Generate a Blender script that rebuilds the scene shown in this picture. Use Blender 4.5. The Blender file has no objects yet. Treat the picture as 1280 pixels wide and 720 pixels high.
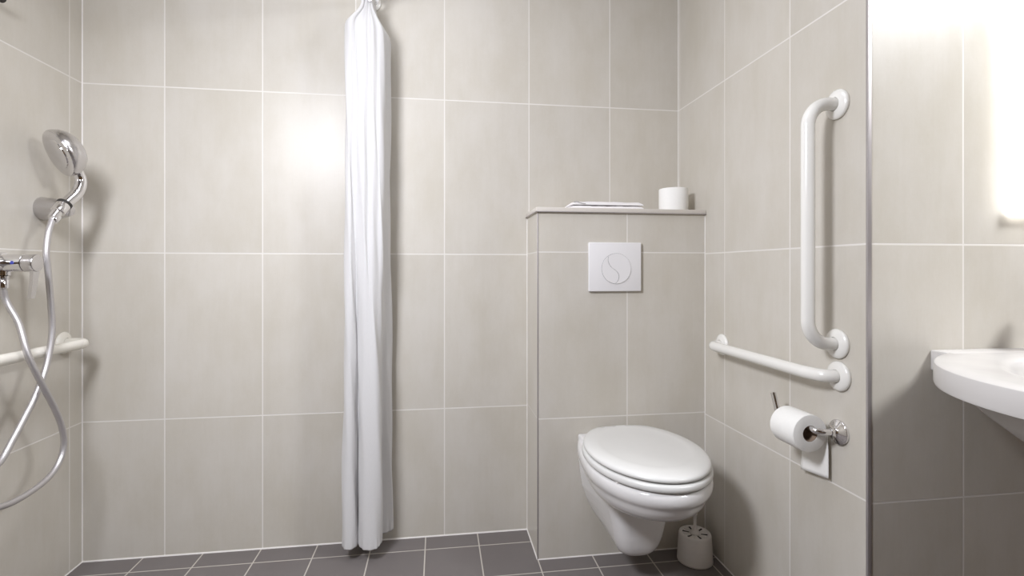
import bpy, bmesh, math, random
from mathutils import Vector, Matrix
PI = math.pi
random.seed(7)
S = bpy.context.scene
COL = S.collection

# ------------------------------------------------------------------ nodes
class NT:
    def __init__(self, name):
        self.m = bpy.data.materials.new(name); self.m.use_nodes = True
        self.t = self.m.node_tree; self.n = self.t.nodes; self.l = self.t.links
        self.b = self.n.get('Principled BSDF')
    def new(self, kind, **kw):
        x = self.n.new(kind)
        for k, v in kw.items(): setattr(x, k, v)
        return x
    def put(self, sock, v):
        if hasattr(v, 'is_output'): self.l.new(v, sock)
        elif v is not None: sock.default_value = v
    def math(self, op, a, b=None, c=None):
        x = self.new('ShaderNodeMath', operation=op)
        self.put(x.inputs[0], a); self.put(x.inputs[1], b)
        if c is not None: self.put(x.inputs[2], c)
        return x.outputs[0]
    def mix(self, f, a, b, blend='MIX'):
        x = self.new('ShaderNodeMix', data_type='RGBA', blend_type=blend)
        self.put(x.inputs['Factor'], f); self.put(x.inputs[6], a); self.put(x.inputs[7], b)
        return x.outputs[2]
    def noise(self, vec, scale, detail=2.0, rough=.5):
        x = self.new('ShaderNodeTexNoise')
        self.put(x.inputs['Vector'], vec)
        x.inputs['Scale'].default_value = scale; x.inputs['Detail'].default_value = detail
        x.inputs['Roughness'].default_value = rough
        return x.outputs['Fac']
    def obj(self):
        return self.new('ShaderNodeTexCoord').outputs['Object']
    def scalev(self, vec, s):
        x = self.new('ShaderNodeVectorMath', operation='MULTIPLY')
        self.put(x.inputs[0], vec); x.inputs[1].default_value = s
        return x.outputs[0]
    def ramp(self, f, lo, hi, a=0., b=1.):
        x = self.new('ShaderNodeMapRange'); x.interpolation_type = 'SMOOTHSTEP'
        self.put(x.inputs['Value'], f)
        for k, v in zip(('From Min', 'From Max', 'To Min', 'To Max'), (lo, hi, a, b)): x.inputs[k].default_value = v
        return x.outputs['Result']
    def bump(self, h, strength, dist):
        x = self.new('ShaderNodeBump'); x.inputs['Strength'].default_value = strength
        x.inputs['Distance'].default_value = dist
        self.put(x.inputs['Height'], h)
        self.l.new(x.outputs[0], self.b.inputs['Normal'])

def C4(c): return (c[0], c[1], c[2], 1)

def plain(name, col, rough=.4, metal=0., var=.03, scale=30., bump=0., bdist=.001, spec=.5, coat=0., sheen=0., trans=0.):
    q = NT(name); v = q.obj()
    f = q.noise(v, scale, 3)
    c = q.mix(f, C4([x * (1 - var) for x in col]), C4([min(1, x * (1 + var)) for x in col]))
    q.put(q.b.inputs['Base Color'], c)
    r = q.ramp(q.noise(v, scale * .4, 2), .3, .7, max(.02, rough * .9), rough * 1.1)
    q.put(q.b.inputs['Roughness'], r)
    q.b.inputs['Metallic'].default_value = metal
    q.b.inputs['Specular IOR Level'].default_value = spec
    q.b.inputs['Coat Weight'].default_value = coat
    q.b.inputs['Coat Roughness'].default_value = .05
    q.b.inputs['Sheen Weight'].default_value = sheen
    if bump: q.bump(q.noise(v, scale * 6, 2), bump, bdist)
    return q.m

def tiles(name, axis, off, pitch, voff, vpitch, base_a, base_b, grout, gw=.0021, rough=.31, floor=False, seed=0.):
    """Rectangular tiles with light joints; u along the given axis, v upwards (or along y for a floor)."""
    q = NT(name); v = q.obj()
    s = q.new('ShaderNodeSeparateXYZ'); q.put(s.inputs[0], v)
    u_ = s.outputs[axis]; w_ = s.outputs['Y'] if floor else s.outputs['Z']
    u = q.math('DIVIDE', q.math('SUBTRACT', u_, off), pitch)
    w = q.math('DIVIDE', q.math('SUBTRACT', w_, voff), vpitch)
    def edge(x, p):
        f = q.math('SUBTRACT', x, q.math('FLOOR', x))
        return q.math('MULTIPLY', q.math('MINIMUM', f, q.math('SUBTRACT', 1., f)), p)
    d = q.math('MINIMUM', edge(u, pitch), edge(w, vpitch))
    g = q.ramp(d, gw * .75, gw * 1.3, 1., 0.)
    cid = q.new('ShaderNodeCombineXYZ')
    q.put(cid.inputs[0], q.math('FLOOR', u)); q.put(cid.inputs[1], q.math('FLOOR', w)); cid.inputs[2].default_value = seed
    wn = q.new('ShaderNodeTexWhiteNoise'); q.put(wn.inputs['Vector'], cid.outputs[0])
    # each tile shows its own piece of the cloudy print
    sh = q.new('ShaderNodeVectorMath', operation='MULTIPLY_ADD')
    q.put(sh.inputs[0], wn.outputs['Color']); sh.inputs[1].default_value = (9, 9, 9); q.put(sh.inputs[2], v)
    pv = sh.outputs[0]
    blot = q.noise(q.scalev(pv, (1, 1, .55)), 7., 5, .6)
    strk = q.noise(q.scalev(pv, (1, 1, .07)), 75., 3, .6)
    weave = q.noise(q.scalev(pv, (1, 1, .25)), 330., 1)
    weave2 = q.noise(q.scalev(pv, (.3, .3, 1.4)), 230., 1)
    t = q.math('ADD', q.math('MULTIPLY', blot, .70), q.math('MULTIPLY', strk, .14))
    t = q.math('ADD', t, q.math('MULTIPLY', weave, .10))
    t = q.math('ADD', t, q.math('MULTIPLY', weave2, .06))
    c = q.mix(q.ramp(t, .28, .72), C4(base_a), C4(base_b))
    k = q.ramp(wn.outputs['Value'], 0., 1., .965, 1.02)
    vm = q.new('ShaderNodeVectorMath', operation='SCALE'); q.put(vm.inputs[0], c); q.put(vm.inputs['Scale'], k)
    c = q.mix(g, vm.outputs[0], C4(grout))
    q.put(q.b.inputs['Base Color'], c)
    r = q.ramp(t, .35, .65, rough * .9, rough * 1.15)
    q.put(q.b.inputs['Roughness'], q.math('MAXIMUM', r, q.math('MULTIPLY', g, .7)))
    q.b.inputs['Specular IOR Level'].default_value = .24
    h = q.math('SUBTRACT', q.math('MULTIPLY', t, .05), q.math('MULTIPLY', g, .6))
    q.bump(h, .35, .0012)
    return q.m

TA, TB, GR = (.545, .508, .440), (.605, .573, .520), (.73, .70, .66)
M = {}
M['tile_back'] = tiles('beige_tile_back', 'X', -.978, .334, .495, .6, TA, TB, GR)
M['tile_left'] = tiles('beige_tile_left', 'Y', 1.947, .334, .495, .6, TA, TB, GR, seed=2)
M['tile_right'] = tiles('beige_tile_right', 'Y', 1.662, .335, .495, .6, TA, TB, GR, seed=3)
M['tile_basin'] = tiles('beige_tile_basin', 'X', 1.245, .334, .4905, .6045, TA, TB, GR, seed=4)
M['tile_box'] = tiles('beige_tile_box', 'X', .684, .333, .502, .596, TA, TB, GR, seed=5)
M['tile_boxside'] = tiles('beige_tile_box_side', 'Y', 1.3, .9, .502, .596, TA, TB, GR, seed=6)
M['floor'] = tiles('grey_floor_tile', 'X', .352, .2, 1.918, .2, (.165, .147, .142), (.185, .168, .162), (.52, .48, .43), gw=.0021, rough=.5, floor=True)
M['paint'] = plain('white_paint', (.80, .78, .75), .8)
M['tan'] = plain('tan_paint', (.22, .135, .065), .7)
M['sealant'] = plain('white_sealant', (.78, .75, .72), .45, var=.12, scale=18)
M['ledge'] = plain('beige_ledge', (.62, .58, .53), .35)
M['steel'] = plain('brushed_steel_trim', (.46, .43, .43), .42, .6)
M['chrome'] = plain('chrome', (.80, .79, .80), .07, 1., var=.01)
M['satin'] = plain('satin_chrome', (.66, .645, .65), .24, 1., var=.02)
M['enamel'] = plain('white_enamel', (.80, .785, .745), .22, coat=.3, var=.01)
M['cream'] = plain('cream_enamel', (.80, .77, .70), .25, coat=.2, var=.01)
M['ceramic'] = plain('white_ceramic', (.74, .725, .715), .10, coat=.5, var=.008, scale=8)
M['seat'] = plain('white_seat_plastic', (.715, .71, .69), .24, var=.008)
M['plastic'] = plain('white_gloss_plastic', (.80, .785, .79), .16, var=.01)
M['brushp'] = plain('off_white_plastic', (.80, .77, .74), .45, var=.02)
M['basin'] = plain('white_basin_resin', (.62, .60, .585), .22, var=.008)
M['paper'] = plain('tissue_paper', (.86, .85, .82), .95, var=.02, scale=120, bump=.25, bdist=.0006, spec=.1)
M['core'] = plain('cardboard', (.30, .22, .16), .9, var=.08)
M['bag'] = plain('thin_white_film', (.88, .86, .86), .5, var=.03, scale=60)
M['dark'] = plain('gap_shade', (.05, .045, .045), .6)  # dark colour put in for the shade inside gaps and slots
M['black'] = plain('dark_rubber', (.025, .022, .02), .5)
M['blue'] = plain('blue_dot', (.03, .04, .28), .35)
M['red'] = plain('red_dot', (.45, .03, .03), .35)

def fabric():
    q = NT('white_curtain_fabric'); v = q.obj()
    f = q.noise(q.scalev(v, (1, 1, .4)), 240., 2)
    q.put(q.b.inputs['Base Color'], q.mix(f, (.735, .725, .72, 1), (.785, .775, .775, 1)))
    q.b.inputs['Roughness'].default_value = .75; q.b.inputs['Specular IOR Level'].default_value = .2
    q.b.inputs['Sheen Weight'].default_value = .15
    q.bump(q.noise(q.scalev(v, (1, 1, .5)), 45., 3), .12, .004)
    tr = q.new('ShaderNodeBsdfTranslucent'); tr.inputs['Color'].default_value = (.72, .71, .70, 1)
    ms = q.new('ShaderNodeMixShader'); ms.inputs[0].default_value = .22
    q.l.new(q.b.outputs[0], ms.inputs[1]); q.l.new(tr.outputs[0], ms.inputs[2])
    q.l.new(ms.outputs[0], q.n['Material Output'].inputs['Surface'])
    return q.m
M['fabric'] = fabric()

def glow(name, col, strength):
    q = NT(name)
    q.b.inputs['Base Color'].default_value = C4((.9, .9, .9))
    q.b.inputs['Emission Color'].default_value = C4(col)
    q.b.inputs['Emission Strength'].default_value = strength
    return q.m

# ------------------------------------------------------------------ mesh tools
def catmull(pts, n=8):
    P = [Vector(p) for p in pts]; out = []
    for i in range(len(P) - 1):
        a = P[i - 1] if i else P[0] * 2 - P[1]
        b, c = P[i], P[i + 1]
        d = P[i + 2] if i + 2 < len(P) else P[-1] * 2 - P[-2]
        for k in range(n):
            t = k / n
            out.append(.5 * (2 * b + (c - a) * t + (2 * a - 5 * b + 4 * c - d) * t * t + (3 * b - a - 3 * c + d) * t ** 3))
    out.append(P[-1]); return out

def fillet(pts, r, n=10):
    """Straight tube runs with rounded bends."""
    P = [Vector(p) for p in pts]; out = [P[0]]
    for i in range(1, len(P) - 1):
        a = (P[i - 1] - P[i]).normalized(); b = (P[i + 1] - P[i]).normalized()
        ang = a.angle(b); d = r / math.tan(ang / 2)
        bis = (a + b).normalized(); cen = P[i] + bis * (r / math.sin(ang / 2))
        s = P[i] + a * d - cen; e = P[i] + b * d - cen
        for k in range(n + 1):
            out.append(cen + s.slerp(e, k / n).normalized() * r)
    out.append(P[-1]); return out

class MB:
    def __init__(self): self.b = bmesh.new()
    def rings(self, rs, close=True, cap0=True, cap1=True):
        V = [[self.b.verts.new(p) for p in r] for r in rs]
        n = len(V[0])
        for i in range(len(V) - 1):
            for k in range(n if close else n - 1):
                self.b.faces.new((V[i][k], V[i][(k + 1) % n], V[i + 1][(k + 1) % n], V[i + 1][k]))
        if close and cap0: self.b.faces.new(V[0][::-1])
        if close and cap1: self.b.faces.new(V[-1])
        return V
    def loop_rings(self, rs):
        V = [[self.b.verts.new(p) for p in r] for r in rs]; n = len(V[0]); m = len(V)
        for i in range(m):
            for k in range(n):
                self.b.faces.new((V[i][k], V[i][(k + 1) % n], V[(i + 1) % m][(k + 1) % n], V[(i + 1) % m][k]))
    def box(self, x0, x1, y0, y1, z0, z1, bev=0., seg=2):
        vs = bmesh.ops.create_cube(self.b, size=1)['verts']
        for v in vs:
            v.co = Vector(((x0 + x1) / 2 + v.co.x * (x1 - x0), (y0 + y1) / 2 + v.co.y * (y1 - y0), (z0 + z1) / 2 + v.co.z * (z1 - z0)))
        if bev:
            es = list({e for v in vs for e in v.link_edges})
            bmesh.ops.bevel(self.b, geom=es, offset=bev, segments=seg, affect='EDGES', profile=.5)
    def tube(self, pts, r, n=20, cap=True):
        P = [Vector(p) for p in pts]; rs = []
        t = (P[1] - P[0]).normalized()
        up = Vector((0, 0, 1)) if abs(t.z) < .9 else Vector((0, 1, 0))
        x = t.cross(up).normalized()
        for i, p in enumerate(P):
            t2 = ((P[min(i + 1, len(P) - 1)]) - (P[max(i - 1, 0)])).normalized()
            q = t.rotation_difference(t2); x = q @ x; t = t2
            x = (x - t * x.dot(t)).normalized(); y = t.cross(x)
            rr = r(i / (len(P) - 1)) if callable(r) else r
            rs.append([p + x * rr * math.cos(2 * PI * k / n) + y * rr * math.sin(2 * PI * k / n) for k in range(n)])
        self.rings(rs, True, cap, cap)
    def lathe(self, prof, origin=(0, 0, 0), axis=(0, 0, 1), n=40, cap0=True, cap1=True, ell=(1, 1)):
        """prof: (radius, height) pairs along the axis."""
        a = Vector(axis).normalized(); q = Vector((0, 0, 1)).rotation_difference(a); o = Vector(origin)
        self.rings([[o + q @ Vector((r * ell[0] * math.cos(2 * PI * k / n), r * ell[1] * math.sin(2 * PI * k / n), h)) for k in range(n)] for r, h in prof], True, cap0, cap1)
    def build(self, name, m, parent=None, angle=35, subsurf=0, bevel=0., smooth=True):
        bmesh.ops.recalc_face_normals(self.b, faces=self.b.faces[:])
        me = bpy.data.meshes.new(name); self.b.to_mesh(me); self.b.free()
        for x in (m if isinstance(m, list) else [m]): me.materials.append(x)
        if smooth:
            for p in me.polygons: p.use_smooth = True
            me.set_sharp_from_angle(angle=math.radians(angle))
        o = bpy.data.objects.new(name, me); COL.objects.link(o)
        if parent is not None:
            o.parent = parent
            o.matrix_parent_inverse = Matrix.Translation(-parent.location)
        if bevel:
            b = o.modifiers.new('b', 'BEVEL'); b.width = bevel; b.segments = 2; b.limit_method = 'ANGLE'
        if subsurf:
            s = o.modifiers.new('s', 'SUBSURF'); s.levels = s.render_levels = subsurf
        return o

def thing(name, label, cat, loc, group=None):
    o = bpy.data.objects.new(name, None); COL.objects.link(o)
    o.location = loc; o.empty_display_size = .05
    o['label'] = label; o['category'] = cat; o['kind'] = 'thing'
    if group: o['group'] = group
    return o
def struct(o):
    o['kind'] = 'structure'; return o

# ------------------------------------------------------------------ the room
XL, XR, YB, YJ = -1.247, .989, 2.01, 1.06        # left wall, right wall, back wall, wall of the basin
XE, YE, ZC = 2.75, -1.7, 2.45
def slab(name, m, *a):
    b = MB(); b.box(*a); return struct(b.build(name, m, smooth=False))
slab('floor', M['floor'], XL - .1, XE + .1, YE - .1, YB + .1, -.1, 0)
slab('ceiling', M['paint'], XL - .1, XE + .1, YE - .1, YB + .1, ZC, ZC + .1)
slab('wall_left', M['tile_left'], XL - .1, XL, YE - .1, YB + .1, 0, ZC)
slab('wall_back', M['tile_back'], XL, XR + .1, YB, YB + .1, 0, ZC)
slab('wall_right', M['tile_right'], XR, XR + .1, YJ, YB, 0, ZC)
# the end of the right wall carries the tiling of the basin wall
wr = bpy.data.objects['wall_right']; wr.data.materials.append(M['tile_basin'])
for p in wr.data.polygons:
    if p.normal.y < -.5: p.material_index = 1
slab('wall_basin', M['tile_basin'], XR + .1, XE + .1, YJ, YJ + .1, 0, ZC)
slab('wall_end', M['tan'], XE, XE + .1, YE - .1, YJ, 0, ZC)
slab('wall_rear', M['tan'], XL, XE, YE - .1, YE, 0, ZC)
BX0, BY = .351, 1.794                            # boxed-in cistern
b = MB(); b.box(BX0, XR - .0002, BY, YB - .0002, 0.0002, 1.24)
wc = struct(b.build('wall_cistern', [M['tile_box'], M['tile_boxside']], smooth=False))
for p in wc.data.polygons:
    if abs(p.normal.x) > .5: p.material_index = 1
# door behind the camera
b = MB(); b.box(.55, 1.40, YE + .001, YE + .045, 0, 2.05, .004)
d = struct(b.build('door_1', plain('oak_door', (.30, .20, .12), .45, var=.2, scale=9)))
b = MB(); b.tube(fillet([(.64, YE + .04, 1.05), (.64, YE + .09, 1.05), (.77, YE + .09, 1.05)], .015), .009, 12)
b.build('door_handle', M['satin'], d)

# steel corner profile on the outer corner of the right wall
b = MB(); b.box(XR - .0018, XR + .0085, YJ - .0018, YJ + .0045, 0, ZC, .0010)
struct(b.build('trim_1', M['steel']))
b = MB(); b.box(BX0 - .0015, BX0 + .0025, BY - .0015, BY + .004, 0, 1.239, .0008)
struct(b.build('trim_2', M['steel']))
# sealant beads along the floor and in the corners
def bead(name, p, r):
    b = MB(); b.tube(p, r, 8); return struct(b.build(name, M['sealant']))
bead('trim_3', [(XL, YB, .0), ((XL + BX0) / 2, YB, .0), (BX0, YB, .0)], .0038)
bead('trim_4', [(XL, YB, 0), (XL, 1, 0), (XL, 0, 0)], .003)
bead('trim_5', [(BX0, YB, 0), (BX0, 1.9, 0), (BX0, BY, 0)], .003)
bead('trim_6', [(BX0, BY, 0), (.7, BY, 0), (XR, BY, 0)], .003)
bead('trim_7', [(XR, BY, 0), (XR, 1.4, 0), (XR, YJ, 0)], .003)
bead('trim_8', [(XL, YB, 0), (XL, YB, 1), (XL, YB, ZC)], .0028)
bead('trim_9', [(XR, YB, 1.26), (XR, YB, 2), (XR, YB, ZC)], .0022)
bead('trim_10', [(XR, BY, 0), (XR, BY, .6), (XR, BY, 1.24)], .0022)
bead('trim_11', [(BX0, YB, 0), (BX0, YB, .6), (BX0, YB, 1.24)], .0022)

# ledge on top of the box
L = thing('ledge_shelf', 'narrow beige ledge capping the tiled box above the toilet', 'shelf', (.67, 1.9, 1.24))
b = MB(); b.box(.345, XR - .0005, 1.785, YB - .0005, 1.2402, 1.2575, .0015); b.build('ledge_board', M['ledge'], L)
b = MB(); b.box(.345, XR - .0005, 1.7825, 1.785, 1.2402, 1.2435, .0008); b.box(.3425, .345, 1.7825, YB - .001, 1.2402, 1.2435, .0008)
b.build('edge_strip', M['steel'], L)

# ------------------------------------------------------------------ grab bars
def flange(parent, p, axis, m, R=.037, rim=.0085, tube=.016):
    b = MB(); b.lathe([(R * .98, 0), (R, .002), (R, rim * .6), (R * .93, rim * .95), (R * .80, rim * 1.25), (tube + .0035, rim * 1.6), (tube + .001, rim * 1.6), (tube + .001, rim * 1.0)], p, axis, 44)
    return b.build('flange', m, parent, 50)
def grab(label, loc, pts, bend, axis, m, ends, R=.037, seg=12):
    t = thing('grab_bar', label, 'grab bar', loc)
    b = MB(); b.tube(fillet(pts, bend, seg), .016, 24); b.build('bar_tube', m, t, 60)
    for e in ends: flange(t, e, axis, m, R)
    return t
xs = .905
grab('white upright grab bar on the right tiled wall above toilet paper', (XR, 1.149, 1.15),
     [(XR - .001, 1.149, 1.447), (xs, 1.149, 1.447), (xs, 1.149, .85), (XR - .001, 1.149, .85)], .058, (-1, 0, 0), M['enamel'],
     [(XR - .0005, 1.149, 1.447), (XR - .0005, 1.149, .85)])
grab('white horizontal grab bar on the right wall beside the toilet', (XR, 1.41, .771),
     [(XR - .001, 1.144, .770), (.952, 1.146, .770), (.940, 1.205, .770), (.941, 1.672, .771), (XR - .001, 1.672, .772)], .031, (-1, 0, 0), M['enamel'],
     [(XR - .0005, 1.144, .770), (XR - .0005, 1.672, .772)])
grab('cream horizontal grab bar on the left shower wall behind the hose', (XL, 1.6, .79),
     [(XL + .001, 1.915, .789), (XL + .080, 1.915, .789), (XL + .080, 1.22, .791), (XL + .001, 1.22, .791)], .042, (1, 0, 0), M['cream'],
     [(XL + .0005, 1.915, .789), (XL + .0005, 1.22, .791)])

# ------------------------------------------------------------------ toilet
CX = .645
def egg(a, bf, br, cy=1.55, yr=9., s=1., n=72, cx=CX, z=0., sy=None):
    out = []; sy = s if sy is None else sy
    for k in range(n):
        f = 2 * PI * k / n; c = math.cos(f)
        y = -bf * sy * c if c > 0 else -br * sy * c
        out.append(Vector((cx + a * s * math.sin(f), min(cy + y, yr), z)))
    return out
T = thing('toilet', 'white wall-hung toilet with closed lid in the corner', 'toilet', (CX, 1.55, .0))
# bowl: oval pan with a rolled rim, and the hull that runs back to the wall and down to the foot
b = MB()
pan = [(.428, .90, 0), (.430, .955, 0), (.4285, .975, 0), (.424, .992, 0), (.416, 1.003, 0), (.407, 1.005, 0), (.398, .998, 0), (.390, .980, 0), (.385, .960, 0), (.381, .945, 0), (.375, .935, 0), (.362, .918, .002), (.347, .880, .004), (.333, .820, .008), (.322, .74, .012), (.313, .64, .016), (.306, .51, .02), (.302, .35, .02), (.301, .15, .02)]
b.rings([egg(.187, .258, .395, 1.55 + dy, BY - .0003, s, z=z) for z, s, dy in pan])
def hull(hw, yf, z, k=.72, n=10):
    """Trapezoid with rounded front corners, back flat on the wall."""
    yr = BY - .0003; fw = hw * k; r = min(.045, fw * .8, (yr - yf) * .45)
    pts = [(hw, yr)]
    for i in range(n + 1):
        t = i / n * PI / 2; pts.append((fw - r + r * math.cos(t), yf + r - r * math.sin(t)))
    for i in range(n + 1):
        t = PI / 2 - i / n * PI / 2; pts.append((-(fw - r + r * math.cos(t)), yf + r - r * math.sin(t)))
    pts.append((-hw, yr))
    return [Vector((CX + x, y, z)) for x, y in pts]
prof = [(.147, 1.60, .445, .9), (.149, 1.59, .441, .9), (.149, 1.585, .42, .9), (.147, 1.575, .36, .86), (.142, 1.56, .31, .80), (.134, 1.55, .26, .76), (.118, 1.55, .215, .77), (.098, 1.553, .172, .83), (.079, 1.558, .144, .93), (.064, 1.565, .125, 1.02), (.053, 1.577, .111, 1.08), (.043, 1.592, .104, 1.10), (.031, 1.615, .1005, 1.1), (.018, 1.65, .0995, 1.1)]
rs = []
for i in range(len(prof) - 1):
    for k in range(3):
        t = k / 3; rs.append(hull(*[prof[i][j] * (1 - t) + prof[i + 1][j] * t for j in range(4)]))
rs.append(hull(*prof[-1]))
b.rings(rs)
bowl = b.build('bowl', M['ceramic'], T, 60)
rm = bowl.modifiers.new('r', 'REMESH'); rm.mode = 'VOXEL'; rm.voxel_size = .0042; rm.use_smooth_shade = True
sm = bowl.modifiers.new('s', 'SMOOTH'); sm.factor = .5; sm.iterations = 9
# seat ring
b = MB(); P = dict(a=.187, bf=.260, br=.255, cy=1.55, yr=1.762)
b.loop_rings([egg(s=s, z=z, **P) for s, z in [(.985, .4345), (.998, .438), (1.0, .443), (.998, .449), (.985, .4535), (.95, .4545), (.70, .4545), (.665, .450), (.66, .442), (.67, .4345)]])
seat = b.build('seat', M['seat'], T, 60)
for sx in (-1, 1):
    for yy in (1.40, 1.66):
        hw = .187 * math.sqrt(1 - ((yy - 1.55) / (.260 if yy < 1.55 else .255)) ** 2) * .90
        b = MB(); b.box(CX + sx * hw - .007, CX + sx * hw + .007, yy - .009, yy + .009, .4285, .4350, .002); b.build('bumper', M['brushp'], seat)
# lid with a gently raised middle
b = MB(); P = dict(a=.183, bf=.254, br=.250, cy=1.55, yr=1.756)
b.rings([egg(s=s, z=z, **P) for s, z in [(.90, .4585), (.97, .4585), (.992, .460), (1.0, .4635), (.998, .4675), (.985, .4715), (.955, .4745), (.90, .4768), (.83, .4785), (.77, .4792), (.73, .4785), (.68, .4778), (.5, .4778), (.2, .4778)]])
lid = b.build('lid', M['seat'], T, 50)
for sx in (-.065, .065):
    b = MB(); b.lathe([(.010, -.020), (.012, -.018), (.012, .018), (.010, .020)], (CX + sx, 1.768, .4565), (1, 0, 0), 24)
    b.lathe([(.011, 0), (.011, .016)], (CX + sx, 1.768, .4395), (0, 0, 1), 20)
    b.build('hinge', M['seat'], T)

# flush plate
FX0, FX1, FZ0, FZ1 = .536, .7335, .956, 1.1335
FP = thing('flush_plate', 'square white flush plate with round split button on tiled box', 'flush plate', ((FX0 + FX1) / 2, BY, (FZ0 + FZ1) / 2))
b = MB(); b.box(FX0, FX1, BY - .013, BY - .0003, FZ0, FZ1, .003, 3); b.build('plate', M['plastic'], FP)
fc = Vector((.6385, 0, 1.0385)); FR = .0555
b = MB(); b.lathe([(FR, 0), (FR, .0008)], (fc.x, BY - .0128, fc.z), (0, -1, 0), 72); b.build('button_gap_shade', M['dark'], FP)  # dark disc stands in for the shade between the two buttons
def px(u, v): return Vector(((u - 390) / 2660, 0, -(v - 368) / 2700))
sc = catmull([px(*p) for p in [(312, 240), (306, 285), (318, 325), (345, 360), (382, 386), (407, 415), (415, 450), (402, 490), (374, 519)]], 6)
rr = FR - .0007
def edge_ang(v): return math.atan2(v.z, v.x)
a0, a1 = edge_ang(sc[0]), edge_ang(sc[-1])
def buttonmesh(left):
    n = 44
    if left: A = a0; B = a1 + 2 * PI if a1 < a0 else a1; arc = [A + (B - A) * k / n for k in range(n + 1)]
    else: A = a0; B = a1; arc = [A + (B - A) * k / n for k in range(n + 1)]
    off = -.0007 if left else .0007
    s2 = [Vector((p.x + off, 0, p.z)) for p in sc][1:-1]
    s2 = [p for p in s2 if p.length < rr - .0006]
    pts = [Vector((rr * math.cos(t), 0, rr * math.sin(t))) for t in arc]
    pts = [p for p in pts if (p - s2[0]).length > .0012 and (p - s2[-1]).length > .0012]
    loop = pts + s2[::-1]
    b = MB(); lay = []
    cen = sum(loop, Vector()) / len(loop)
    for dy, sc_ in ((.0130, 1), (.0149, 1), (.0153, .992)):
        lay.append([Vector((fc.x + cen.x + (p.x - cen.x) * sc_, BY - dy, fc.z + cen.z + (p.z - cen.z) * sc_)) for p in loop])
    b.rings(lay)
    return b.build('flush_button', M['plastic'], FP, 40)
buttonmesh(True); buttonmesh(False)

# ------------------------------------------------------------------ toilet rolls
def roll_mesh(R, r, w, n=56):
    return [(r, 0), (R - .003, 0), (R - .0008, .001), (R, .004), (R, w - .004), (R - .0008, w - .001), (R - .003, w), (r, w)]
def lathe_closed(b, prof, o, axis, n=56):
    a = Vector(axis).normalized(); q = Vector((0, 0, 1)).rotation_difference(a); o = Vector(o)
    b.loop_rings([[o + q @ Vector((r * math.cos(2 * PI * k / n), r * math.sin(2 * PI * k / n), h)) for k in range(n)] for r, h in prof])
R1 = thing('toilet_roll', 'spare white toilet roll standing upright on the beige ledge', 'toilet roll', (.899, 1.868, 1.2577))
b = MB(); lathe_closed(b, roll_mesh(.0545, .021, .088), (.899, 1.868, 1.2577), (0, 0, 1)); b.build('paper', M['paper'], R1)
b = MB(); lathe_closed(b, [(.0195, .0005), (.0208, .0005), (.0208, .0875), (.0195, .0875)], (.899, 1.868, 1.2577), (0, 0, 1)); b.build('core', M['core'], R1)

HX, HZ = .926, .636
H = thing('toilet_paper_holder', 'chrome toilet paper holder with upturned arm on the right wall', 'paper holder', (XR, 1.144, .631))
b = MB(); b.lathe([(.0300, 0), (.0308, .002), (.0308, .006), (.0292, .0078), (.0270, .0082), (.0250, .0095), (.0140, .0135), (.0110, .0155), (.0095, .020), (.0090, .026)], (XR - .0004, 1.144, .631), (-1, 0, 0), 44)
b.build('wall_rose', M['chrome'], H, 40)
b = MB(); b.tube(fillet([(XR - .02, 1.144, .631), (HX, 1.144, .634), (HX, 1.290, .639), (HX - .001, 1.310, .692)], .020, 8), .0074, 18); b.build('arm', M['chrome'], H, 50)
RC = Vector((HX - .001, 0, .6225))
R2 = thing('toilet_roll', 'white toilet roll hanging on the chrome holder, end sheet dangling', 'toilet roll', (RC.x, 1.17, RC.z))
b = MB(); lathe_closed(b, roll_mesh(.0475, .0205, .092), (RC.x, 1.166, RC.z), (0, 1, 0)); b.build('paper', M['paper'], R2)
b = MB(); lathe_closed(b, [(.0190, .0008), (.0203, .0008), (.0203, .0912), (.0190, .0912)], (RC.x, 1.166, RC.z), (0, 1, 0)); b.build('core', M['core'], R2)
# the loose sheet leaves the roll on the wall side
b = MB(); g = []
for i in range(15):
    t = i / 14
    row = []
    for j in range(9):
        v = j / 8
        z1 = .507 - .010 * v
        zt = RC.z + .004
        z = zt + (z1 - zt) * t
        x = RC.x + .0480 + .0018 * math.sin(t * 3 + v) - .004 * t * t * v + .002 * t
        row.append((x, 1.1665 + .0905 * v + .002 * t * (v - .5), z))
    g.append(row)
b.rings(g, close=False)
o = b.build('loose_sheet', M['paper'], R2, 80)
sd = o.modifiers.new('t', 'SOLIDIFY'); sd.thickness = .0005

# ------------------------------------------------------------------ folded bag on the ledge
F = thing('folded_bag', 'thin folded white bag lying flat on the beige ledge', 'bag', (.61, 1.84, 1.2577))
def pad(name, x0, x1, y0, y1, z0, h, seed, taper0, taper1):
    rnd = random.Random(seed); b = MB(); rs = []; n = 26
    for i in range(n + 1):
        t = i / n; x = x0 + (x1 - x0) * t
        e = min(1, (t / taper0) ** .6 if taper0 else 1, ((1 - t) / taper1) ** .5 if taper1 else 1)
        hh = h * (.22 + .78 * e) * (.93 + .14 * rnd.random())
        w = .002 * math.sin(t * 9 + seed)
        m = 8; ring = []
        for k in range(m):   # underside flat, top crowned
            ring.append((x, y0 + (y1 - y0) * k / (m - 1), z0))
        for k in range(m):
            s = k / (m - 1); ring.append((x, y1 - (y1 - y0) * s, z0 + hh * (.55 + .45 * math.sin(PI * (.12 + .76 * s))) + w * .3))
        rs.append(ring)
    b.rings(rs); return b.build(name, M['bag'], F, 70)
pad('lower_fold', .466, .757, 1.808, 1.93, 1.2577, .0135, 1, .12, .06)
pad('upper_fold', .480, .752, 1.806, 1.925, 1.2716, .0150, 4, .05, .07)
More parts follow.
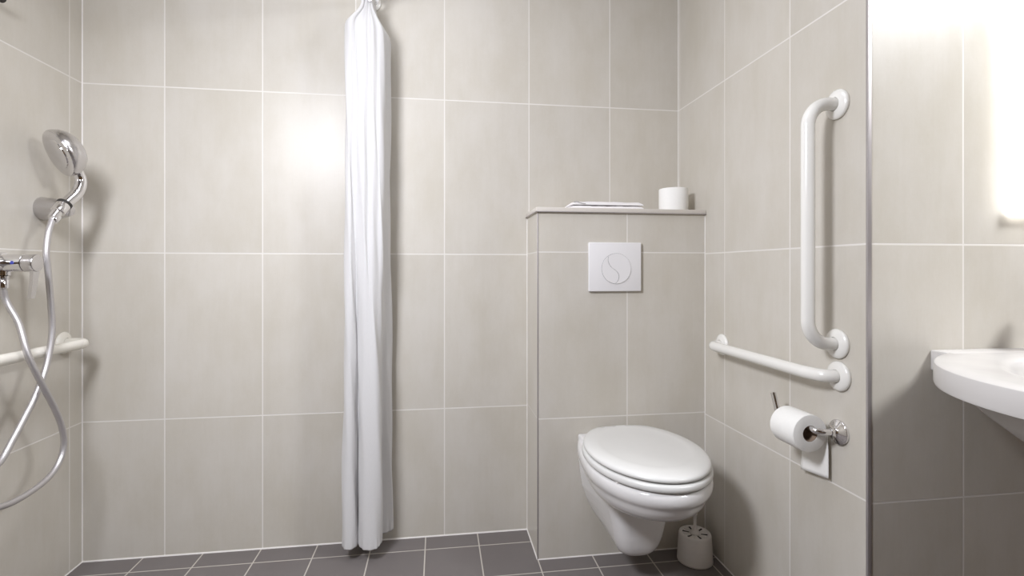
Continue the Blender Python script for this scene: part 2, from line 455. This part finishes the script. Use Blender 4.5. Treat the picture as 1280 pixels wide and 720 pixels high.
b = MB(); b.tube(catmull([(.487, 1.8045, 1.2805), (.497, 1.8035, 1.2825), (.507, 1.804, 1.2785), (.520, 1.8045, 1.2755), (.531, 1.805, 1.2745)], 4), .0012, 6); b.build('crease_line', plain('crease_shade_grey', (.35, .33, .33), .7), F)  # thin grey tube stands in for the shaded crease of the bag

# ------------------------------------------------------------------ toilet brush
BP = Vector((.905, 1.712, 0))
K = thing('toilet_brush_holder', 'round off-white plastic toilet brush pot on the floor in corner', 'brush holder', BP)
b = MB(); b.lathe([(.0585, .0004), (.0612, .003), (.0612, .007), (.0585, .05), (.0556, .094), (.0540, .0985), (.0505, .1005), (.0465, .1000), (.0450, .0975)], BP, (0, 0, 1), 52, True, False)
b.build('pot', M['brushp'], K, 50)
b = MB(); lathe_closed(b, [(.0110, .0925), (.0455, .0960), (.0455, .0975), (.0110, .0955)], BP, (0, 0, 1), 48)
b.build('cover', M['brushp'], K, 50)
for k in range(12):                                # ridges of the cover, dark bars painted in for the shaded slots
    a = 2 * PI * k / 12; c, s = math.cos(a), math.sin(a); w = .0032
    b = MB(); P4 = [(r, t) for r, t in ((.020, -w * .6), (.042, -w), (.042, w), (.020, w * .6))]
    b.rings([[BP + Vector((c * r - s * t, s * r + c * t, z + (r - .02) * .09)) for r, t in P4] for z in (.0955, .0972)])
    b.build('vent_slot', M['dark'] if k % 2 else M['brushp'], K, 30)
Q = thing('toilet_brush', 'off-white toilet brush handle sticking up from the round pot', 'toilet brush', BP + Vector((0, 0, .1)))
b = MB(); b.lathe([(.0085, .02), (.0085, .096), (.0180, .0966), (.0185, .099), (.0155, .1035), (.0085, .1065), (.0062, .112), (.0052, .130), (.0052, .160), (.0070, .162), (.0085, .1645), (.0085, .1675), (.0065, .1700), (.003, .1708)], BP, (0, 0, 1), 28)
b.build('handle', M['brushp'], Q, 45)

# ------------------------------------------------------------------ shower mixer, hose, hand shower
MX, MY, MZ = -1.188, 1.597, 1.053
X = thing('shower_mixer', 'chrome single-lever shower mixer on the left tiled wall', 'tap', (XL, MY, MZ))
b = MB(); b.tube([(MX, y, MZ) for y in (1.512, 1.516, 1.56, 1.60, 1.64, 1.676, 1.68)], lambda t: .0215 if .05 < t < .95 else .019, 28)
b.tube([(MX, MY, MZ), (MX, MY, MZ - .02), (MX, MY, MZ - .034)], .0165, 24)
b.build('body', M['chrome'], X, 50)
for yy in (1.522, 1.670):
    b = MB(); b.lathe([(.033, 0), (.033, .003), (.030, .009), (.018, .014), (.016, .016), (.016, .06)], (XL + .0004, yy, MZ), (1, 0, 0), 36); b.build('wall_rose', M['chrome'], X, 40)
b = MB(); b.lathe([(.0225, .0), (.0245, .012), (.0245, .056), (.0235, .057)], (MX, MY, MZ), (1, 0, 0), 36); b.build('collar', M['chrome'], X, 40)
b = MB(); b.lathe([(.0228, .0575), (.0238, .0585), (.0238, .083), (.0225, .0855), (.018, .0865)], (MX, MY, MZ), (1, 0, 0), 36)
lx = MX + .072
b.rings([[Vector((lx + dx + off, MY + dy, z)) for dx, dy in ((-.0045, -w), (.0045, -w), (.0045, w), (-.0045, w))] for z, w, off in ((MZ - .008, .0125, .006), (MZ - .030, .011, .006), (MZ - .060, .0092, .003), (MZ - .094, .0082, -.002), (MZ - .098, .0072, -.002))])
b.build('lever', M['satin'], X, 40)
b = MB(); b.lathe([(.0048, .0), (.0048, .0007)], (MX + .040, MY - .0242, MZ + .001), (0, -1, .03), 20); b.build('cold_mark', M['blue'], X)
b = MB(); b.lathe([(.0115, 0), (.0135, .002), (.0135, .022), (.0125, .0235), (.0135, .025), (.0135, .034), (.0105, .036)], (MX, MY, MZ - .070), (0, 0, 1), 28); b.build('outlet_nut', M['chrome'], X, 40)

hose = [(MX, MY, MZ - .069), (-1.183, 1.603, .945), (-1.155, 1.606, .883), (-1.128, 1.600, .796), (-1.113, 1.627, .712), (-1.110, 1.672, .63), (-1.110, 1.700, .569), (-1.110, 1.710, .517), (-1.110, 1.694, .47), (-1.110, 1.652, .438), (-1.110, 1.588, .424), (-1.112, 1.522, .421),
        (-1.114, 1.470, .428), (-1.116, 1.405, .428), (-1.120, 1.375, .452), (-1.126, 1.405, .482), (-1.134, 1.470, .515), (-1.136, 1.520, .532), (-1.138, 1.560, .573), (-1.139, 1.602, .622), (-1.140, 1.646, .678), (-1.140, 1.686, .756), (-1.140, 1.707, .848), (-1.143, 1.707, .932), (-1.147, 1.702, 1.028), (-1.150, 1.699, 1.087), (-1.154, 1.714, 1.146), (-1.158, 1.735, 1.186)]
Ho = MB(); Ho.tube(catmull(hose, 10), 0.0083, 18)
def hosemat():
    q = NT('ribbed_metal_hose')
    q.b.inputs['Metallic'].default_value = .85
    v = q.obj(); w = q.new('ShaderNodeTexWave'); w.bands_direction = 'Z'; w.inputs['Scale'].default_value = 95; w.inputs['Distortion'].default_value = .3
    q.put(w.inputs['Vector'], v)
    q.put(q.b.inputs['Base Color'], q.mix(w.outputs['Fac'], (.56, .54, .545, 1), (.60, .58, .585, 1)))
    q.b.inputs['Roughness'].default_value = .40
    q.bump(w.outputs['Fac'], .12, .0006)
    return q.m
ho = Ho.build('shower_hose', hosemat(), None, 60)
ho['label'] = 'silver flexible shower hose looping down the left tiled wall'; ho['category'] = 'hose'; ho['kind'] = 'thing'

# bracket on the wall
J = thing('shower_bracket', 'chrome cone-shaped wall bracket holding the hand shower', 'bracket', (XL, 1.82, 1.228))
b = MB()
p0, p1 = Vector((XL + .0005, 1.826, 1.229)), Vector((-1.142, 1.782, 1.221))
ax = (p1 - p0); ln = ax.length
b.lathe([(.035, 0), (.037, .006), (.0365, .02), (.034, ln * .42), (.028, ln * .7), (.0215, ln * .92), (.0185, ln * .99), (.012, ln + .001)], p0, ax, 40)
b.build('cone', plain('polished_satin_chrome', (.60, .585, .59), .16, 1., var=.02), J, 45)
hb = Vector((-1.158, 1.741, 1.197)); ht = Vector((-1.146, 1.792, 1.262))
b = MB(); dirn = (ht - hb).normalized()
b.lathe([(.0175, -.016), (.0190, -.015), (.0200, .014), (.0185, .016)], hb + dirn * .035, dirn, 32); b.build('socket', M['chrome'], J, 40)
b = MB(); b.lathe([(.0178, -.0045), (.0205, -.004), (.0205, .004), (.0178, .0045)], hb + dirn * .053, dirn, 32); b.build('clip_ring', M['black'], J, 40)
# hand shower
N = Vector((-.551, -.71, -.43)).normalized(); HC = Vector((-1.160, 1.763, 1.392))
W = thing('hand_shower', 'chrome hand shower with round head clipped in the wall bracket', 'shower head', hb)
b = MB(); b.lathe([(.0705, 0), (.0725, .004), (.0722, .012), (.0690, .026), (.061, .040), (.048, .052), (.033, .059), (.016, .0628), (.004, .0635)], HC, -N, 56)
b.build('head_shell', M['satin'], W, 50)
b = MB(); b.lathe([(.0697, -.001), (.0697, .0012), (.061, .0022), (.045, .0012), (.044, .0036), (.028, .0046), (.004, .005)], HC, N, 56); b.build('spray_face', M['chrome'], W, 30)
hp = catmull([hb - dirn * .006, hb + dirn * .04, (-1.140, 1.806, 1.272), (-1.136, 1.820, 1.298), (-1.136, 1.824, 1.325), (-1.138, 1.812, 1.352), HC - N * .03], 8)
b = MB(); b.tube(hp, lambda t: .0125 + .0045 * math.sin(PI * min(1, t * 1.15)) , 24); b.build('handle', M['chrome'], W, 60)
b = MB(); b.lathe([(.010, 0), (.0125, .003), (.0130, .02), (.0115, .024)], Vector((-1.1588, 1.7365, 1.181)), dirn, 24); b.build('hose_nut', M['chrome'], W, 40)

# dark end of a rail at the upper left edge
Rl = thing('shower_rail', 'dark metal rail end on the left wall at the upper corner', 'rail', (XL, 1.60, 1.80))
b = MB(); b.tube([(-1.212, 1.628, 1.795), (-1.212, 1.61, 1.795), (-1.212, 1.40, 1.795), (-1.212, 1.2, 1.795)], .011, 16); b.build('rail_tube', M['black'], Rl, 50)
for yy in (1.585, 1.25):
    b = MB(); b.tube([(XL + .0005, yy, 1.795), (-1.23, yy, 1.795), (-1.212, yy, 1.795)], .008, 12); b.build('post', M['black'], Rl, 50)

# ------------------------------------------------------------------ curtain
RX, RZ = -.246, 2.050
G = thing('curtain_rail', 'white shower curtain rail running out from the back wall', 'curtain rail', (RX, YB, RZ))
b = MB(); b.tube([(RX, YB - .001, RZ), (RX, 1.5, RZ), (RX, .6, RZ), (RX, -.3, RZ)], .0125, 20); b.build('rail_tube', M['enamel'], G, 50)
b = MB(); b.lathe([(.030, 0), (.030, .004), (.024, .009), (.0145, .011), (.0135, .016)], (RX, YB - .0005, RZ), (0, -1, 0), 32); b.build('wall_flange', M['enamel'], G, 40)
b = MB(); b.tube([(RX, -.28, RZ), (RX, -.28, 2.3), (RX, -.28, ZC - .001)], .008, 14); b.build('ceiling_stay', M['enamel'], G, 50)

U = thing('shower_curtain', 'white fabric shower curtain gathered into a narrow bunch near back wall', 'curtain', (RX, 1.9, .05))
low = [(-.322, 1.965), (-.334, 1.925), (-.336, 1.885), (-.322, 1.862), (-.300, 1.862), (-.287, 1.885), (-.283, 1.905), (-.279, 1.878), (-.262, 1.852), (-.235, 1.846), (-.212, 1.852), (-.201, 1.872), (-.204, 1.905), (-.222, 1.93), (-.214, 1.952), (-.190, 1.958), (-.174, 1.968), (-.172, 1.982), (-.190, 1.990), (-.24, 1.988)]
mid = [(-.318, 1.955), (-.326, 1.925), (-.328, 1.888), (-.318, 1.868), (-.306, 1.862), (-.298, 1.868), (-.288, 1.872), (-.276, 1.863), (-.258, 1.855), (-.244, 1.862), (-.228, 1.856), (-.214, 1.866), (-.202, 1.868), (-.192, 1.880), (-.190, 1.905), (-.184, 1.925), (-.178, 1.945), (-.178, 1.968), (-.196, 1.980), (-.24, 1.978)]
top = [(-.262, 1.945), (-.266, 1.92), (-.270, 1.893), (-.268, 1.876), (-.264, 1.872), (-.260, 1.876), (-.256, 1.880), (-.252, 1.874), (-.249, 1.868), (-.245, 1.874), (-.241, 1.868), (-.237, 1.872), (-.234, 1.876), (-.232, 1.886), (-.231, 1.905), (-.230, 1.92), (-.229, 1.935), (-.230, 1.95), (-.238, 1.96), (-.248, 1.958)]
LW, MD, TP = [catmull([(x, y, 0) for x, y in c], 6) for c in (low, mid, top)]
rows = []; nz = 90; zt, zs = 2.006, 1.905
def smooth(a, b, x):
    t = max(0, min(1, (x - a) / (b - a))); return t * t * (3 - 2 * t)
for i in range(nz + 1):
    f = i / nz
    row = []
    for j, (l, m_, t_) in enumerate(zip(LW, MD, TP)):
        u = j / (len(LW) - 1)
        zb = .053 + .003 * math.sin(u * 23)
        z = zt + (zb - zt) * f
        k = smooth(.25, 1.25, z)             # 0 at the hem .. 1 from breast height up
        p = l.lerp(m_, k)
        zz = zs + (.014 if u < .3 else -.010 * smooth(.4, .7, u)); q = min(1, max(0, (z - zz) / (zt - .035 - zz)))
        p = p.lerp(t_, q)
        w = .0022 * (1 - q)
        p = p + Vector((w * math.sin(z * 7 + u * 31) + .0016 * math.sin(z * 17 + u * 50), w * math.sin(z * 5 + u * 24 + 1), 0))
        # pinched hem
        if f > .985: p = p + Vector((.0012 * math.sin(u * 160), .0012 * math.cos(u * 140), 0))
        row.append((p.x, p.y, z))
    rows.append(row)
b = MB(); b.rings(rows, close=False)
cu = b.build('cloth', M['fabric'], U, 180)
sd = cu.modifiers.new('t', 'SOLIDIFY'); sd.thickness = .0012; sd.offset = 0
ss = cu.modifiers.new('s', 'SUBSURF'); ss.levels = ss.render_levels = 1
for yy in (1.872, 1.893, 1.914, 1.935, 1.953):
    rg = MB(); n = 28
    rg.loop_rings([[Vector((RX + (.0255 + .0022 * math.cos(2 * PI * q / 8)) * math.cos(2 * PI * k / n), yy + .0022 * math.sin(2 * PI * q / 8), RZ - .0128 + (.0255 + .0022 * math.cos(2 * PI * q / 8)) * math.sin(2 * PI * k / n))) for k in range(n)] for q in range(8)])
    rg.build('curtain_ring', M['plastic'], U, 60)
for xx, yy in ((-.240, 1.866),):
    b = MB(); lathe_closed(b, [(.0035, -.0015), (.0075, -.0010), (.0075, .0010), (.0035, .0015)], (xx, yy, 1.991), (0, -1, .1), 24); b.build('eyelet', M['satin'], U, 40)

# ------------------------------------------------------------------ wash basin
Bc = Vector((1.33, .67, 0)); BA, BBf = .42, .385
B = thing('washbasin', 'white rounded washbasin hung on the tiled wall at right', 'basin', (1.33, YJ, .8))
def oval(s, z, dy=0., n=96, sy=None, clip=YJ - .0004):
    sy = s if sy is None else sy
    return [Vector((Bc.x + BA * s * math.cos(2 * PI * k / n), min(clip, Bc.y + dy + BBf * sy * math.sin(2 * PI * k / n)), z)) for k in range(n)]
b = MB()
b.rings([oval(.86, .797), oval(.985, .797), oval(.996, .799), oval(1.0, .804), oval(1.0, .838), oval(.997, .8425), oval(.988, .845), oval(.90, .845), oval(.80, .8445, -.02), oval(.775, .842, -.025), oval(.74, .832, -.03), oval(.70, .80, -.03), oval(.62, .75, -.03), oval(.48, .715, -.02), oval(.25, .703, -.01), oval(.07, .70, 0)], cap0=False)
b.rings([oval(.945, .7985), oval(.91, .787, -.01), oval(.85, .758, -.015), oval(.75, .722, -.02), oval(.59, .688, -.02), oval(.35, .668, -.01), oval(.1, .662)], cap0=False)
b.build('bowl', M['basin'], B, 40)
b = MB(); b.box(1.153, 1.507, 1.0, YJ - .0003, .797, .8452, .004, 3); b.build('back_ledge', M['basin'], B)
b = MB(); b.lathe([(.026, .7015), (.026, .7045), (.020, .706), (.004, .7065)], (Bc.x, Bc.y, 0), (0, 0, 1), 28); b.build('drain', M['chrome'], B)
D = thing('basin_tap', 'chrome mixer tap standing on the back of the washbasin', 'tap', (1.40, 1.0, .8455))
b = MB(); b.lathe([(.026, 0), (.026, .006), (.022, .009), (.021, .09), (.022, .115), (.015, .124)], (1.40, 1.0, .8455), (0, 0, 1), 30); b.build('body', M['chrome'], D)
b = MB(); b.tube(catmull([(1.40, .99, .9), (1.40, .94, .92), (1.40, .88, .915), (1.40, .865, .895)], 5), .012, 16); b.build('spout', M['chrome'], D, 50)
b = MB(); b.tube([(1.40, 1.0, .965), (1.40, .96, .985), (1.40, .90, 1.0)], lambda t: .009 - .002 * t, 14); b.build('lever', M['chrome'], D, 50)

# ------------------------------------------------------------------ lamps, added glare panel and fill
VL = thing('vanity_glare', 'added vertical lamp glowing white above the washbasin', 'glare_panel', (1.42, YJ, 1.5))
b = MB(); b.box(1.370, 1.470, YJ - .006, YJ - .0004, 1.175, 2.1, .001); b.build('panel_back', M['plastic'], VL)
b = MB(); b.box(1.361, 1.479, YJ - .026, YJ - .005, 1.168, 2.105, .004, 3); b.build('panel_glow', glow('added_glare_glow', (1, .99, .97), 5.0), VL)  # glowing panel added to stand in for an unidentified bright glare

def area(name, loc, to, size, power, col=(1, 1, 1), shape='DISK', size_y=None):
    l = bpy.data.lights.new(name, 'AREA'); l.energy = power; l.color = col; l.shape = shape; l.size = size
    if size_y: l.size_y = size_y
    o = bpy.data.objects.new(name, l); COL.objects.link(o); o.location = loc
    o.rotation_euler = (Vector(to) - Vector(loc)).to_track_quat('-Z', 'Y').to_euler()
    return o
k = area('shower_zone_light', (-.72, .50, 1.84), (.48, 2.0, .26), .40, 26.5, (1, 1.025, 1.11)); k.data.spread = 2.85
k = area('basin_ceiling_light', (2.0, .28, ZC - .02), (1.2, 1.06, 1.2), .70, 45, (1, 1.02, 1.05)); k.data.spread = 2.5
k = area('ceiling_fill', (-.12, 1.10, ZC - .02), (-.05, 1.2, 0), 1.0, 7.0, (1, 1.025, 1.10)); k.data.spread = 2.9  # broad fill added under the ceiling to lift walls and floor

w = bpy.data.worlds.new('World'); S.world = w; w.use_nodes = True
w.node_tree.nodes['Background'].inputs[0].default_value = (.8, .8, .8, 1)
w.node_tree.nodes['Background'].inputs[1].default_value = .05

# ------------------------------------------------------------------ camera
cd = bpy.data.cameras.new('camera'); cam = bpy.data.objects.new('camera', cd); COL.objects.link(cam)
cd.sensor_width = 36; cd.lens = 18; cd.clip_start = .02
cam.location = (0, 0, 1.035); cam.rotation_euler = (PI / 2, 0, -math.radians(8.2))
cd.shift_y = -23 / 1280
S.camera = cam
S.view_settings.view_transform = 'Standard'; S.view_settings.look = 'None'
S.view_settings.exposure = 0; S.view_settings.gamma = 1; S.view_settings.use_curve_mapping = False
S.cycles.max_bounces = 10; S.cycles.diffuse_bounces = 6
